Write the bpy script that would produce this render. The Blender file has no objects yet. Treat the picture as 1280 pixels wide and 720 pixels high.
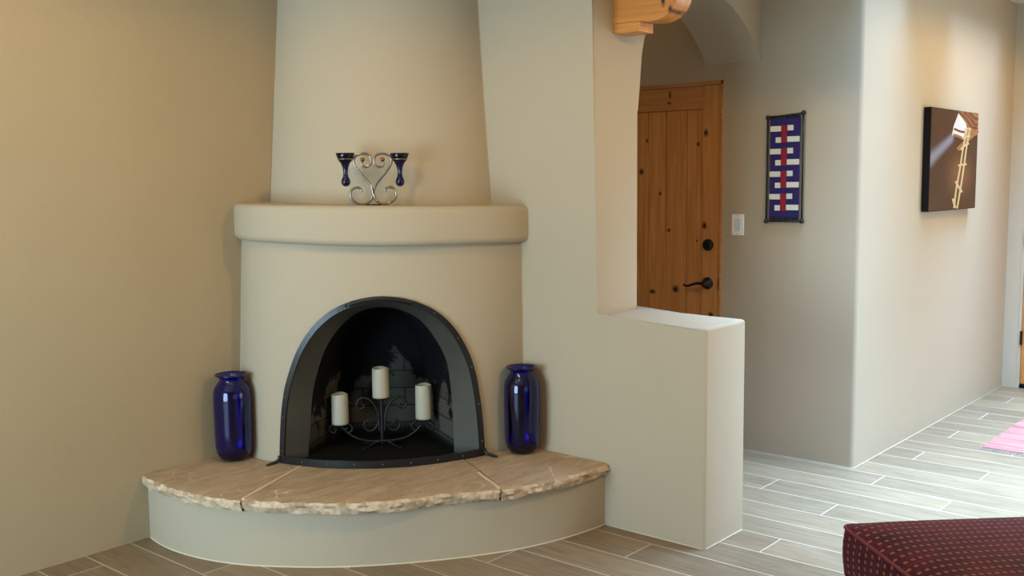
import bpy, bmesh, math, random
from mathutils import Vector, Matrix, noise
random.seed(7)
SC = bpy.context.scene
COL = SC.collection
PI = math.pi

# ------------------------------------------------------------------ materials
def new_mat(name):
    m = bpy.data.materials.new(name); m.use_nodes = True
    nt = m.node_tree
    b = nt.nodes.get('Principled BSDF')
    return m, nt, b

class NG:
    """small helper around a node tree"""
    def __init__(s, nt): s.nt = nt
    def n(s, t, **kw):
        nd = s.nt.nodes.new(t)
        for k, v in kw.items(): setattr(nd, k, v)
        return nd
    def link(s, a, b): s.nt.links.new(a, b)
    def put(s, sock, v):
        if hasattr(v, 'is_output'): s.link(v, sock)
        else: sock.default_value = v
    def math(s, op, a, b=None, c=None, clamp=False):
        nd = s.n('ShaderNodeMath', operation=op, use_clamp=clamp)
        s.put(nd.inputs[0], a)
        if b is not None: s.put(nd.inputs[1], b)
        if c is not None: s.put(nd.inputs[2], c)
        return nd.outputs[0]
    def obj(s): return s.n('ShaderNodeTexCoord').outputs['Object']
    def sep(s, v):
        nd = s.n('ShaderNodeSeparateXYZ'); s.link(v, nd.inputs[0]); return nd.outputs
    def comb(s, x, y, z):
        nd = s.n('ShaderNodeCombineXYZ')
        for i, q in enumerate((x, y, z)): s.put(nd.inputs[i], q)
        return nd.outputs[0]
    def scale(s, v, sc):
        nd = s.n('ShaderNodeMapping'); s.link(v, nd.inputs['Vector']); nd.inputs['Scale'].default_value = sc
        return nd.outputs[0]
    def noise(s, v, scale, detail=4, rough=.55, dist=0):
        nd = s.n('ShaderNodeTexNoise'); s.link(v, nd.inputs['Vector'])
        nd.inputs['Scale'].default_value = scale; nd.inputs['Detail'].default_value = detail
        nd.inputs['Roughness'].default_value = rough; nd.inputs['Distortion'].default_value = dist
        return nd.outputs['Fac']
    def ramp(s, f, stops):
        nd = s.n('ShaderNodeValToRGB'); s.link(f, nd.inputs[0]); cr = nd.color_ramp
        while len(cr.elements) < len(stops): cr.elements.new(.5)
        for e, (p, c) in zip(cr.elements, stops):
            e.position = p; e.color = (c[0], c[1], c[2], 1) if not isinstance(c, (int, float)) else (c, c, c, 1)
        return nd.outputs[0]
    def mix(s, f, a, b, mode='MIX'):
        nd = s.n('ShaderNodeMix', data_type='RGBA', blend_type=mode)
        s.put(nd.inputs[0], f)
        for i, q in ((6, a), (7, b)):
            if hasattr(q, 'is_output'): s.link(q, nd.inputs[i])
            else: nd.inputs[i].default_value = (q[0], q[1], q[2], 1)
        return nd.outputs[2]
    def smooth(s, v, a, b):
        nd = s.n('ShaderNodeMapRange', interpolation_type='SMOOTHSTEP')
        s.put(nd.inputs[0], v); nd.inputs[1].default_value = a; nd.inputs[2].default_value = b
        return nd.outputs[0]
    def bump(s, h, bsdf, strength=.2, dist=.01):
        nd = s.n('ShaderNodeBump'); s.link(h, nd.inputs['Height'])
        nd.inputs['Strength'].default_value = strength; nd.inputs['Distance'].default_value = dist
        s.link(nd.outputs[0], bsdf.inputs['Normal'])

def plain(name, col, rough=.5, metal=0, spec=.5, nscale=0, nstr=.1, var=.0):
    m, nt, b = new_mat(name); g = NG(nt)
    b.inputs['Roughness'].default_value = rough; b.inputs['Metallic'].default_value = metal
    b.inputs['Specular IOR Level'].default_value = spec
    o = g.obj()
    f = g.noise(o, nscale or 30, 4)
    c = g.mix(f, [k * (1 - var) for k in col], [min(1, k * (1 + var)) for k in col])
    g.link(c, b.inputs['Base Color'])
    if nscale: g.bump(f, b, nstr, .004)
    return m

def plaster(name, col, var=.05):
    m, nt, b = new_mat(name); g = NG(nt); o = g.obj()
    f = g.noise(o, 1.6, 3); f2 = g.noise(o, 260, 2)
    c = g.mix(f, [k * (1 - var) for k in col], [k * (1 + var) for k in col])
    g.link(c, b.inputs['Base Color'])
    b.inputs['Roughness'].default_value = .75; b.inputs['Specular IOR Level'].default_value = .3
    g.bump(g.math('ADD', g.math('MULTIPLY', f2, .35), g.math('MULTIPLY', g.noise(o, 5, 3), 1.0)), b, .22, .008)
    return m

WALLC = (.445, .385, .305)
M = {}
M['plaster'] = plaster('tan_plaster', WALLC)
M['plaster_left_shaded'] = plaster('tan_plaster_shaded', (.40, .320, .215))  # same tan plaster; dim warm light on this wall put into the colour
M['endwall'] = plaster('pale_plaster', (.55, .53, .47))
M['ceil'] = plaster('ceiling_paint', (.72, .70, .64))
M['caulk'] = plain('pale_caulk', (.62, .55, .44), .7)
M['bead_caulk'] = plain('wall_caulk', (.50, .43, .33), .7)

def floor_mat():
    m, nt, b = new_mat('wood_plank_tile'); g = NG(nt); o = g.obj(); x, y, z = g.sep(o)
    W, L = .195, 1.165
    u = g.math('DIVIDE', g.math('SUBTRACT', x, 2.096), W)
    k = g.math('FLOOR', u); fu = g.math('SUBTRACT', u, k)
    k2 = g.math('FLOORED_MODULO', g.math('MULTIPLY', k, 2), 3)
    v = g.math('DIVIDE', g.math('ADD', g.math('SUBTRACT', y, 2.22), g.math('MULTIPLY', k2, .388)), L)
    kv = g.math('FLOOR', v); fv = g.math('SUBTRACT', v, kv)
    du = g.math('MULTIPLY', g.math('MINIMUM', fu, g.math('SUBTRACT', 1, fu)), W)
    dv = g.math('MULTIPLY', g.math('MINIMUM', fv, g.math('SUBTRACT', 1, fv)), L)
    d = g.math('MINIMUM', du, dv)
    wn = g.n('ShaderNodeTexWhiteNoise', noise_dimensions='2D')
    g.link(g.comb(k, kv, 0), wn.inputs['Vector'])
    rnd = wn.outputs['Value']
    sh = g.math('MULTIPLY', rnd, 37.0)
    gv = g.comb(g.math('MULTIPLY', x, 1.0), g.math('ADD', y, sh), sh)
    grain = g.noise(g.scale(gv, (26, 1.6, 1)), 1.6, 7, .62, 1.3)
    fine = g.noise(g.scale(gv, (90, 3.0, 1)), 2.0, 5, .6, .3)
    blotch = g.noise(g.scale(gv, (4, 1.3, 1)), 1.5, 4, .6, .5)
    c = g.ramp(grain, [(.25, (.135, .083, .046)), (.42, (.21, .145, .088)), (.60, (.255, .187, .122)), (.85, (.31, .242, .172))])
    c = g.mix(g.math('MULTIPLY', g.smooth(blotch, .45, .75), .35), c, (.115, .078, .045))
    c = g.mix(g.math('MULTIPLY', g.smooth(fine, .35, .7), .25), c, (.26, .215, .16))
    hs = g.n('ShaderNodeHueSaturation'); g.link(c, hs.inputs['Color'])
    g.put(hs.inputs['Value'], g.math('ADD', .85, g.math('MULTIPLY', rnd, .3)))
    c = hs.outputs[0]
    gm = g.math('SUBTRACT', 1, g.smooth(d, .0014, .0026))
    c = g.mix(gm, c, (.62, .55, .45))
    g.link(c, b.inputs['Base Color'])
    b.inputs['Roughness'].default_value = .42
    b.inputs['Specular IOR Level'].default_value = .5
    g.bump(g.math('SUBTRACT', g.math('MULTIPLY', grain, .2), gm), b, .15, .004)
    return m
M['floor'] = floor_mat()

def stone_mat():
    m, nt, b = new_mat('flagstone'); g = NG(nt); o = g.obj()
    oi = g.n('ShaderNodeObjectInfo').outputs['Random']
    mp = g.n('ShaderNodeMapping'); g.link(o, mp.inputs['Vector']); mp.inputs['Rotation'].default_value = (0, 0, .72); mp.inputs['Scale'].default_value = (1.1, 4.2, 3)
    f = g.noise(mp.outputs[0], 4.2, 8, .66, 1.2); f2 = g.noise(o, 60, 5, .7)
    c = g.ramp(f, [(.28, (.29, .20, .138)), (.48, (.40, .285, .20)), (.68, (.52, .40, .295))])
    c = g.mix(g.math('MULTIPLY', f2, .4), c, (.47, .37, .27))
    # pale scratched veins
    vo = g.n('ShaderNodeTexVoronoi', feature='DISTANCE_TO_EDGE')
    warp = g.n('ShaderNodeVectorMath', operation='ADD')
    nz = g.n('ShaderNodeTexNoise'); g.link(o, nz.inputs['Vector']); nz.inputs['Scale'].default_value = 6
    g.link(o, warp.inputs[0]); g.link(g.scale(nz.outputs['Color'], (.25, .25, .25)), warp.inputs[1])
    g.link(warp.outputs[0], vo.inputs['Vector']); vo.inputs['Scale'].default_value = 3.6
    line = g.math('SUBTRACT', 1, g.smooth(vo.outputs['Distance'], .004, .014))
    gate = g.smooth(g.noise(o, 4.5, 2), .52, .6)
    c = g.mix(g.math('MULTIPLY', g.math('MULTIPLY', line, gate), .75), c, (.74, .60, .44))
    # broken edges are paler
    nrm = g.sep(g.n('ShaderNodeNewGeometry').outputs['True Normal'])
    e = g.math('SUBTRACT', 1, g.smooth(g.math('ABSOLUTE', nrm[2]), .55, .85))
    ec = g.ramp(g.noise(o, 22, 5, .7), [(.3, (.42, .29, .20)), (.5, (.66, .51, .37)), (.7, (.80, .68, .53))])
    c = g.mix(g.math('MULTIPLY', e, .85), c, ec)
    g.link(c, b.inputs['Base Color'])
    b.inputs['Roughness'].default_value = .68; b.inputs['Specular IOR Level'].default_value = .35
    g.bump(g.math('ADD', f, g.math('MULTIPLY', f2, .5)), b, .6, .014)
    return m
M['stone'] = stone_mat()
M['mortar'] = plain('joint_mortar', (.66, .53, .39), .85, nscale=60, var=.1)

def wood_mat(name, dark, mid, light, axis, knots=(), rough=.42, sc=1.0):
    """axis: index of the long grain direction, knots: (y, z, ry, rz) in object space on the YZ plane"""
    m, nt, b = new_mat(name); g = NG(nt); o = g.obj()
    s = [30 * sc] * 3; s[axis] = 1.6 * sc
    grain = g.noise(g.scale(o, tuple(s)), 1.0, 6, .6, 1.6)
    s2 = [6 * sc] * 3; s2[axis] = .8 * sc
    big = g.noise(g.scale(o, tuple(s2)), 1.2, 3, .5, .6)
    c = g.ramp(grain, [(.25, dark), (.5, mid), (.75, light)])
    c = g.mix(g.math('MULTIPLY', g.smooth(big, .35, .7), .35), c, dark)
    x, y, z = g.sep(o)
    wob = g.math('MULTIPLY', g.math('SUBTRACT', g.noise(o, 40, 3), .5), .9)
    for ky, kz, ry, rz in knots:
        a = g.math('DIVIDE', g.math('SUBTRACT', y, ky), ry); q = g.math('DIVIDE', g.math('SUBTRACT', z, kz), rz)
        d = g.math('ADD', g.math('SQRT', g.math('ADD', g.math('MULTIPLY', a, a), g.math('MULTIPLY', q, q))), wob)
        c = g.mix(g.math('MULTIPLY', g.math('SUBTRACT', 1, g.smooth(d, .8, 1.5)), .8), c, [k * .4 for k in dark])
        c = g.mix(g.math('SUBTRACT', 1, g.smooth(d, .5, .75)), c, (.015, .007, .004))
    g.link(c, b.inputs['Base Color'])
    b.inputs['Roughness'].default_value = rough
    g.bump(grain, b, .08, .003)
    return m
DK = [(3.125, 1.975, .007, .022), (3.13, 1.93, .013, .007), (2.891, 1.754, .014, .018), (2.944, 1.694, .009, .012), (3.285, 1.723, .006, .010),
      (3.191, 1.418, .009, .011), (3.321, 1.544, .014, .018), (3.132, 1.206, .010, .010), (2.895, 1.239, .014, .019), (2.948, 1.152, .006, .007),
      (3.085, .868, .019, .021), (3.243, .844, .02, .013), (2.849, .735, .015, .018)]
M['door'] = wood_mat('knotty_alder', (.40, .165, .052), (.56, .26, .095), (.68, .35, .145), 2, DK)
M['door_rail'] = wood_mat('knotty_alder_rail', (.40, .165, .052), (.56, .26, .095), (.68, .35, .145), 1, DK)
M['door2'] = wood_mat('honey_pine', (.50, .20, .05), (.62, .28, .08), (.70, .36, .12), 2)
M['corbel'] = wood_mat('honey_corbel', (.42, .145, .028), (.56, .22, .050), (.66, .31, .095), 1, [(2.281, 2.196, .010, .015), (2.315, 2.245, .010, .03), (2.267, 2.176, .003, .003)], .38, .6)
M['iron'] = plain('wrought_iron', (.022, .023, .028), .33, .5, nscale=60, nstr=.15, var=.2)
M['bronze'] = plain('oiled_bronze', (.012, .010, .009), .28, .5)
M['rivet'] = plain('steel_rivet', (.22, .22, .24), .3, .9)
M['reveal'] = plain('firebox_liner', (.065, .065, .060), .4, .0, nscale=8, nstr=.2, var=.12)
M['ironwire'] = plain('candelabra_iron', (.012, .012, .014), .45, .4)
M['silver'] = plain('brushed_wire', (.30, .285, .26), .30, 1.0)
M['bead'] = plain('bronze_bead', (.20, .12, .07), .2, 1.0)
M['wax'] = plain('ivory_wax', (.44, .425, .36), .55, var=.04, nscale=25, nstr=.08)
M['wick'] = plain('wick', (.05, .05, .045), .8)
M['white'] = plain('white_plastic', (.86, .90, .96), .35)
M['rocker'] = plain('rocker_plastic', (.66, .72, .80), .3)
M['black'] = plain('black_canvas_edge', (.008, .007, .007), .7, spec=.15)
M['dark'] = plain('dark_rubber', (.006, .006, .006), .8, spec=.15)
M['blue_wool'] = plain('indigo_wool', (.019, .012, .125), .9, nscale=300, nstr=.3, var=.15)
M['white_wool'] = plain('white_wool', (.72, .71, .66), .9, nscale=300, nstr=.3)
M['red_wool'] = plain('red_wool', (.28, .008, .018), .9, nscale=300, nstr=.3)
M['black_wool'] = plain('black_fringe', (.010, .010, .012), .9)

def glass(name, col, rough=.03):
    m, nt, b = new_mat(name); g = NG(nt)
    o = g.obj()
    c = g.mix(g.noise(o, 5, 2), [k * .9 for k in col], col)
    g.link(c, b.inputs['Base Color'])
    b.inputs['Roughness'].default_value = rough
    b.inputs['Transmission Weight'].default_value = 1; b.inputs['IOR'].default_value = 1.5
    return m
M['vase'] = glass('cobalt_glass', (.045, .05, .86))
M['cup'] = glass('dark_cobalt_glass', (.008, .008, .16))

def soot_mat():
    m, nt, b = new_mat('sooty_firebrick'); g = NG(nt); o = g.obj(); x, y, z = g.sep(o)
    br = g.n('ShaderNodeTexBrick')
    t = g.math('MULTIPLY', g.math('SUBTRACT', x, y), .7071)
    s = g.math('MULTIPLY', g.math('ADD', x, y), .7071)
    g.link(g.comb(g.math('ADD', t, g.math('MULTIPLY', s, .4)), z, 0), br.inputs['Vector'])
    br.inputs['Scale'].default_value = 1; br.inputs['Brick Width'].default_value = .20; br.inputs['Row Height'].default_value = .085
    br.inputs['Mortar Size'].default_value = .004
    br.inputs['Color1'].default_value = (.11, .10, .09, 1); br.inputs['Color2'].default_value = (.07, .065, .055, 1); br.inputs['Mortar'].default_value = (.03, .028, .025, 1)
    n1 = g.noise(o, 5.5, 5, .62, .6)
    # burnt-clean patches low in the box, soot above
    tc = g.math('ABSOLUTE', g.math('SUBTRACT', t, -.275 + .07))
    lim = g.math('SUBTRACT', g.math('ADD', .60, g.math('MULTIPLY', g.math('SUBTRACT', n1, .5), .9)), g.math('MULTIPLY', tc, .35))
    clean = g.math('SUBTRACT', 1, g.smooth(g.math('SUBTRACT', z, lim), -.03, .03))
    low = g.smooth(z, .30, .36)
    c = g.mix(g.math('MULTIPLY', clean, g.math('MULTIPLY', low, .8)), (.0035, .004, .006), br.outputs['Color'])
    g.link(c, b.inputs['Base Color']); b.inputs['Roughness'].default_value = .8; b.inputs['Specular IOR Level'].default_value = .15
    return m
M['soot'] = soot_mat()

def ottoman_mat():
    m, nt, b = new_mat('burgundy_chenille'); g = NG(nt); uv = g.n('ShaderNodeUVMap').outputs[0]; x, y, z = g.sep(uv)
    p = g.math('DIVIDE', y, .0205); q = g.math('DIVIDE', x, .036)
    r = g.math('FLOOR', q); fr = g.math('SUBTRACT', q, r)
    fu = g.math('FRACT', g.math('ADD', p, g.math('MULTIPLY', r, .5)))
    a = g.math('SUBTRACT', 1, g.smooth(g.math('ABSOLUTE', g.math('SUBTRACT', fu, .5)), .17, .34))
    c_ = g.math('SUBTRACT', 1, g.smooth(g.math('ABSOLUTE', g.math('SUBTRACT', fr, .5)), .08, .23))
    ring = g.math('SUBTRACT', 1, g.smooth(g.math('ABSOLUTE', g.math('SUBTRACT', fr, .5)), .30, .48))
    dot = g.math('MULTIPLY', a, c_)
    o = g.obj(); n1 = g.noise(o, 9, 4, .6); n2 = g.noise(o, 400, 3)
    base = g.mix(g.smooth(n1, .35, .65), (.014, .0014, .004), (.080, .006, .014))
    base = g.mix(g.math('MULTIPLY', n2, .4), base, (.08, .008, .016))
    base = g.mix(g.math('MULTIPLY', ring, .6), base, (.016, .0015, .004))  # shade between the raised weave dots painted into the colour
    c = g.mix(g.math('MULTIPLY', dot, .85), base, (.21, .062, .052))
    g.link(c, b.inputs['Base Color']); b.inputs['Roughness'].default_value = .8
    b.inputs['Sheen Weight'].default_value = .14; b.inputs['Sheen Roughness'].default_value = .4
    b.inputs['Sheen Tint'].default_value = (.7, .25, .3, 1); b.inputs['Specular IOR Level'].default_value = .2
    g.bump(g.math('ADD', dot, g.math('MULTIPLY', n2, .2)), b, .5, .004)
    return m
M['ottoman'] = ottoman_mat()
M['piping'] = plain('burgundy_piping', (.12, .012, .022), .75, nscale=200, nstr=.3, var=.2)
M['leg'] = plain('dark_wood_leg', (.05, .025, .012), .4)

def rug_mat():
    m, nt, b = new_mat('pink_rag_weave'); g = NG(nt); o = g.obj(); x, y, z = g.sep(o)
    st = g.noise(g.comb(g.math('MULTIPLY', x, 28), g.math('MULTIPLY', y, 1.5), 0), 1, 3, .6)
    c = g.ramp(st, [(.3, (.26, .065, .07)), (.45, (.36, .115, .11)), (.55, (.42, .19, .17)), (.72, (.30, .08, .085))])
    sp = g.noise(g.comb(g.math('MULTIPLY', x, 60), g.math('MULTIPLY', y, 14), 0), 1, 2)
    c = g.mix(g.math('MULTIPLY', g.smooth(sp, .64, .70), .6), c, (.10, .03, .035))
    g.link(c, b.inputs['Base Color']); b.inputs['Roughness'].default_value = .95
    g.bump(st, b, .4, .006)
    return m
M['rug'] = rug_mat()
M['fringe'] = plain('rug_fringe', (.32, .22, .20), .95)

def canvas_mat():
    """the printed scene: brown adobe room, shaft of daylight from a roof hatch"""
    m, nt, b = new_mat('canvas_print'); g = NG(nt); uv = g.n('ShaderNodeUVMap').outputs[0]; x, y, z = g.sep(uv)
    o = g.obj()
    n = g.noise(o, 9, 4)
    c = g.mix(n, (.050, .026, .014), (.080, .041, .022))
    # warm glow on the wall behind the ladder (printed picture content)
    dx = g.math('DIVIDE', g.math('SUBTRACT', x, .62), .35); dy = g.math('DIVIDE', g.math('SUBTRACT', y, .36), .30)
    d = g.math('SQRT', g.math('ADD', g.math('MULTIPLY', dx, dx), g.math('MULTIPLY', dy, dy)))
    c = g.mix(g.math('MULTIPLY', g.math('SUBTRACT', 1, g.smooth(d, 0, 1.1)), .8), c, (.19, .085, .038))
    # pale blue shaft from upper right to left
    ctr = g.math('ADD', .50, g.math('MULTIPLY', x, .52))
    w = g.math('SUBTRACT', .085, g.math('MULTIPLY', x, .06))
    sh = g.math('SUBTRACT', 1, g.smooth(g.math('DIVIDE', g.math('ABSOLUTE', g.math('SUBTRACT', y, ctr)), w), .0, 1.4))
    sh = g.math('MULTIPLY', sh, g.math('SUBTRACT', 1, g.smooth(x, .42, .5)))
    c = g.mix(g.math('MULTIPLY', sh, .85), c, (.22, .25, .36))
    g.link(c, b.inputs['Base Color']); b.inputs['Roughness'].default_value = .6; b.inputs['Specular IOR Level'].default_value = .12
    return m
M['canvas'] = canvas_mat()
M['print_white'] = plain('print_skylight', (.55, .55, .58), .6, spec=.12)
M['print_beam'] = plain('print_beam', (.26, .12, .055), .6, spec=.12, var=.2)
M['print_dark'] = plain('print_dark_beam', (.13, .05, .025), .6, spec=.12, var=.2)
M['print_rung'] = plain('print_ladder', (.48, .36, .19), .6, spec=.12, var=.1)
M['pane'] = glass('window_pane', (1, 1, 1), 0)

# ------------------------------------------------------------------ mesh helpers
def link(name, bm, mat, parent=None, smooth=False, recalc=True, mats=None):
    if recalc: bmesh.ops.recalc_face_normals(bm, faces=bm.faces)
    me = bpy.data.meshes.new(name); bm.to_mesh(me); bm.free()
    for q in (mats or [mat]): me.materials.append(q)
    if smooth:
        for p in me.polygons: p.use_smooth = True
    o = bpy.data.objects.new(name, me); COL.objects.link(o)
    if parent is not None:
        o.parent = parent
        o.matrix_parent_inverse = Matrix.Translation(parent.location).inverted() if parent.rotation_euler.z == 0 else Matrix.Identity(4)
    return o

def autosmooth(o, ang=40):
    me = o.data
    for p in me.polygons: p.use_smooth = True
    bm = bmesh.new(); bm.from_mesh(me)
    for e in bm.edges:
        e.smooth = not (len(e.link_faces) == 2 and e.calc_face_angle(0) > math.radians(ang))
    bm.to_mesh(me); bm.free()
    return o

def struct(o, kind='structure'):
    o['kind'] = kind; return o

def empty(name, loc, label, cat, group=None, rz=0):
    o = bpy.data.objects.new(name, None); COL.objects.link(o)
    o.location = loc; o.rotation_euler.z = rz; o.empty_display_size = .05
    bpy.context.view_layer.update()
    return tag(o, label, cat, group)

def tag(o, label, cat, group=None):
    o['label'] = label; o['category'] = cat
    if group: o['group'] = group
    return o

def box(bm, lo, hi, bev=0, seg=2, mi=0):
    r = bmesh.ops.create_cube(bm, size=1)
    c = [(a + b) / 2 for a, b in zip(lo, hi)]; s = [abs(b - a) for a, b in zip(lo, hi)]
    for v in r['verts']: v.co = Vector([c[i] + v.co[i] * s[i] for i in range(3)])
    fs = list({f for v in r['verts'] for f in v.link_faces})
    for f in fs: f.material_index = mi
    if bev:
        es = list({e for v in r['verts'] for e in v.link_edges})
        bmesh.ops.bevel(bm, geom=es, offset=bev, segments=seg, profile=.5, affect='EDGES', clamp_overlap=True)

def lathe(bm, prof, c=(0, 0, 0), n=40, mi=0):
    """prof: list of (r, z)"""
    rings = []
    for r, z in prof:
        if r < 1e-6: rings.append([bm.verts.new((c[0], c[1], c[2] + z))])
        else: rings.append([bm.verts.new((c[0] + r * math.cos(2 * PI * i / n), c[1] + r * math.sin(2 * PI * i / n), c[2] + z)) for i in range(n)])
    for A, B in zip(rings, rings[1:]):
        for i in range(n):
            j = (i + 1) % n
            if len(A) == 1 and len(B) == 1: continue
            if len(A) == 1: f = bm.faces.new((A[0], B[i], B[j]))
            elif len(B) == 1: f = bm.faces.new((A[i], A[j], B[0]))
            else: f = bm.faces.new((A[i], A[j], B[j], B[i]))
            f.material_index = mi

def catmull(pts, n=8):
    P = [Vector(p) for p in pts]; P = [2 * P[0] - P[1]] + P + [2 * P[-1] - P[-2]]
    out = []
    for i in range(1, len(P) - 2):
        for k in range(n):
            t = k / n; a, b, c, d = P[i - 1:i + 3]
            out.append(.5 * ((2 * b) + (c - a) * t + (2 * a - 5 * b + 4 * c - d) * t * t + (3 * b - a - 3 * c + d) * t ** 3))
    out.append(P[-2]); return out

def tube(bm, path, r, n=10, closed=False):
    """r: number or function of 0..1"""
    P = [Vector(p) for p in path]; N = len(P); prev = None; rings = []
    for i, p in enumerate(P):
        t = (P[(i + 1) % N] - P[i - 1]) if closed else (P[min(i + 1, N - 1)] - P[max(i - 1, 0)])
        t.normalize()
        if prev is None:
            a = Vector((0, 0, 1)) if abs(t.z) < .9 else Vector((1, 0, 0)); u = t.cross(a).normalized()
        else: u = (prev - t * prev.dot(t)).normalized()
        prev = u; w = t.cross(u); rr = r(i / (N - 1)) if callable(r) else r
        rings.append([bm.verts.new(p + (u * math.cos(2 * PI * k / n) + w * math.sin(2 * PI * k / n)) * rr) for k in range(n)])
    m = N if closed else N - 1
    for i in range(m):
        A, B = rings[i], rings[(i + 1) % N]
        for k in range(n): bm.faces.new((A[k], A[(k + 1) % n], B[(k + 1) % n], B[k]))
    if not closed:
        bm.faces.new(rings[0][::-1]); bm.faces.new(rings[-1])

def ball(bm, c, r, seg=16):
    bmesh.ops.create_uvsphere(bm, u_segments=seg, v_segments=seg // 2 + 2, radius=r, matrix=Matrix.Translation(c))

def prism(bm, poly, axis, a, b, mi=0):
    """extrude a 2-D polygon (other two axes, in xyz order) along axis from a to b"""
    def P(q, w):
        c = list(q); c.insert(axis, w); return c
    A = [bm.verts.new(P(q, a)) for q in poly]; B = [bm.verts.new(P(q, b)) for q in poly]
    fs = [bm.faces.new(A), bm.faces.new(B[::-1])]
    n = len(poly)
    for i in range(n): fs.append(bm.faces.new((A[i], B[i], B[(i + 1) % n], A[(i + 1) % n])))
    for f in fs: f.material_index = mi
    return A, B

def bevel_where(bm, test, r, seg=4):
    es = [e for e in bm.edges if test(e.verts[0].co, e.verts[1].co)]
    bmesh.ops.bevel(bm, geom=es, offset=r, segments=seg, profile=.5, affect='EDGES', clamp_overlap=True)

def grid_face(bm, rows):
    """rows of vertex lists -> quads"""
    fs = []
    for A, B in zip(rows, rows[1:]):
        for i in range(len(A) - 1): fs.append(bm.faces.new((A[i], A[i + 1], B[i + 1], B[i])))
    return fs

def lerp_tab(tab, x):
    if x <= tab[0][0]: return tab[0][1]
    for (a, b), (c, d) in zip(tab, tab[1:]):
        if x <= c:
            t = (x - a) / (c - a); return b + (d - b) * t
    return tab[-1][1]

def smooth_tab(tab):
    pts = catmull([(a, b, 0) for a, b in tab], 12)
    return [(p.x, p.y) for p in pts]

# ------------------------------------------------------------------ room shell
CX, CY = 3.535, 3.925            # the corner the fireplace stands in
BW, DW, HW, EW = 3.865, 5.042, 2.008, 7.73
CEIL = 2.68; WX, SY = -1.2, -3.6

bm = bmesh.new(); box(bm, (WX - .2, SY - .2, -.1), (EW + .4, CY + .2, 0)); struct(link('floor', bm, M['floor']))
bm = bmesh.new(); box(bm, (WX - .2, SY - .2, CEIL), (EW + .4, CY + .2, CEIL + .1)); struct(link('ceiling', bm, M['ceil']))
bm = bmesh.new(); box(bm, (WX - .15, CY, 0), (DW + .3, CY + .15, CEIL)); struct(link('wall_left', bm, M['plaster_left_shaded']))

# right wall: full height behind the fireplace, then a low half wall
bm = bmesh.new()
prism(bm, [(2.013, 0), (CY + .05, 0), (CY + .05, CEIL), (2.563, CEIL), (2.563, .911), (2.013, .911)], 0, CX, BW)
def tst(a, b):
    f = lambda v: abs(v.x - CX) < 1e-4
    if f(a) and f(b):
        if a.z > .9 and b.z > .9 and a.y < 2.6 and b.y < 2.6: return True
        if abs(a.y - 2.013) < 1e-3 and abs(b.y - 2.013) < 1e-3: return True
    if abs(a.y - 2.013) < 1e-3 and abs(b.y - 2.013) < 1e-3 and not (a.z < .01 and b.z < .01): return True
    if abs(a.z - .911) < 1e-3 and abs(b.z - .911) < 1e-3 and abs(a.x - BW) < 1e-3 and abs(b.x - BW) < 1e-3: return True
    return False
bevel_where(bm, tst, .016, 5)
autosmooth(struct(link('wall_right', bm, M['plaster'])))

# plastered arch between the column and the entry wall
arc = catmull([(BW + .004, 0, 1.80), (BW + .012, 0, 1.86), (3.886, 0, 1.93), (3.897, 0, 2.03), (3.908, 0, 2.084), (3.930, 0, 2.146), (4.00, 0, 2.245), (4.12, 0, 2.335), (4.27, 0, 2.392), (4.45, 0, 2.412),
               (4.638, 0, 2.388), (4.763, 0, 2.345), (4.894, 0, 2.268), (4.985, 0, 2.185), (DW + .006, 0, 2.118)], 4)
poly = [(BW, 1.80)] + [(p.x, p.z) for p in arc] + [(DW + .05, 2.118), (DW + .05, CEIL), (BW, CEIL)]
bm = bmesh.new(); prism(bm, poly, 1, 2.563, 2.893)
bevel_where(bm, lambda a, b: abs(a.y - 2.563) < 1e-4 and abs(b.y - 2.563) < 1e-4 and 3.84 < a.x < DW + .04 and 3.84 < b.x < DW + .04 and a.z < 2.5 and b.z < 2.5, .012, 4)
autosmooth(struct(link('wall_arch', bm, M['plaster'])))

# entry wall with the door opening
D1A, D1B, D1T = 2.782, 3.725, 2.036
bm = bmesh.new()
prism(bm, [(HW, 0), (D1A, 0), (D1A, D1T), (D1B, D1T), (D1B, 0), (CY + .05, 0), (CY + .05, CEIL), (HW, CEIL)], 0, DW, DW + .15)
bevel_where(bm, lambda a, b: abs(a.y - HW) < 1e-4 and abs(b.y - HW) < 1e-4 and abs(a.x - DW) < 1e-4 and abs(b.x - DW) < 1e-4, .022, 5)
autosmooth(struct(link('wall_entry', bm, M['plaster'])))
bm = bmesh.new(); box(bm, (DW + .15, HW, 0), (EW + .15, HW + .15, CEIL)); struct(link('wall_hall', bm, M['plaster']))
# end wall with an inner door and a glazed opening further on
bm = bmesh.new()
D2A, D2B, D2T = .985, 1.915, 2.05
WA, WB = -2.35, -.12
prism(bm, [(HW + .02, 0), (D2B, 0), (D2B, D2T), (D2A, D2T), (D2A, 0), (WB, 0), (WB, 2.1), (WA, 2.1), (WA, 0), (SY, 0), (SY, CEIL), (HW + .02, CEIL)], 0, EW, EW + .15)
struct(link('wall_end', bm, M['endwall']))
# walls behind the camera, with window openings
bm = bmesh.new()
for a in [((WX, SY - .15, 0), (EW, SY, .35)), ((WX, SY - .15, 2.3), (EW, SY, CEIL)), ((WX, SY - .15, .35), (-1.0, SY, 2.3)), ((1.6, SY - .15, .35), (4.2, SY, 2.3)), ((7.0, SY - .15, .35), (EW, SY, 2.3))]: box(bm, *a)
struct(link('wall_back', bm, M['plaster']))
bm = bmesh.new()
for a in [((WX - .15, SY, 0), (WX, CY, .05)), ((WX - .15, SY, 2.05), (WX, CY, CEIL)), ((WX - .15, SY, .05), (WX, 1.75, 2.05)), ((WX - .15, 3.65, .05), (WX, CY, 2.05))]: box(bm, *a)
struct(link('wall_west', bm, M['plaster']))

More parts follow.
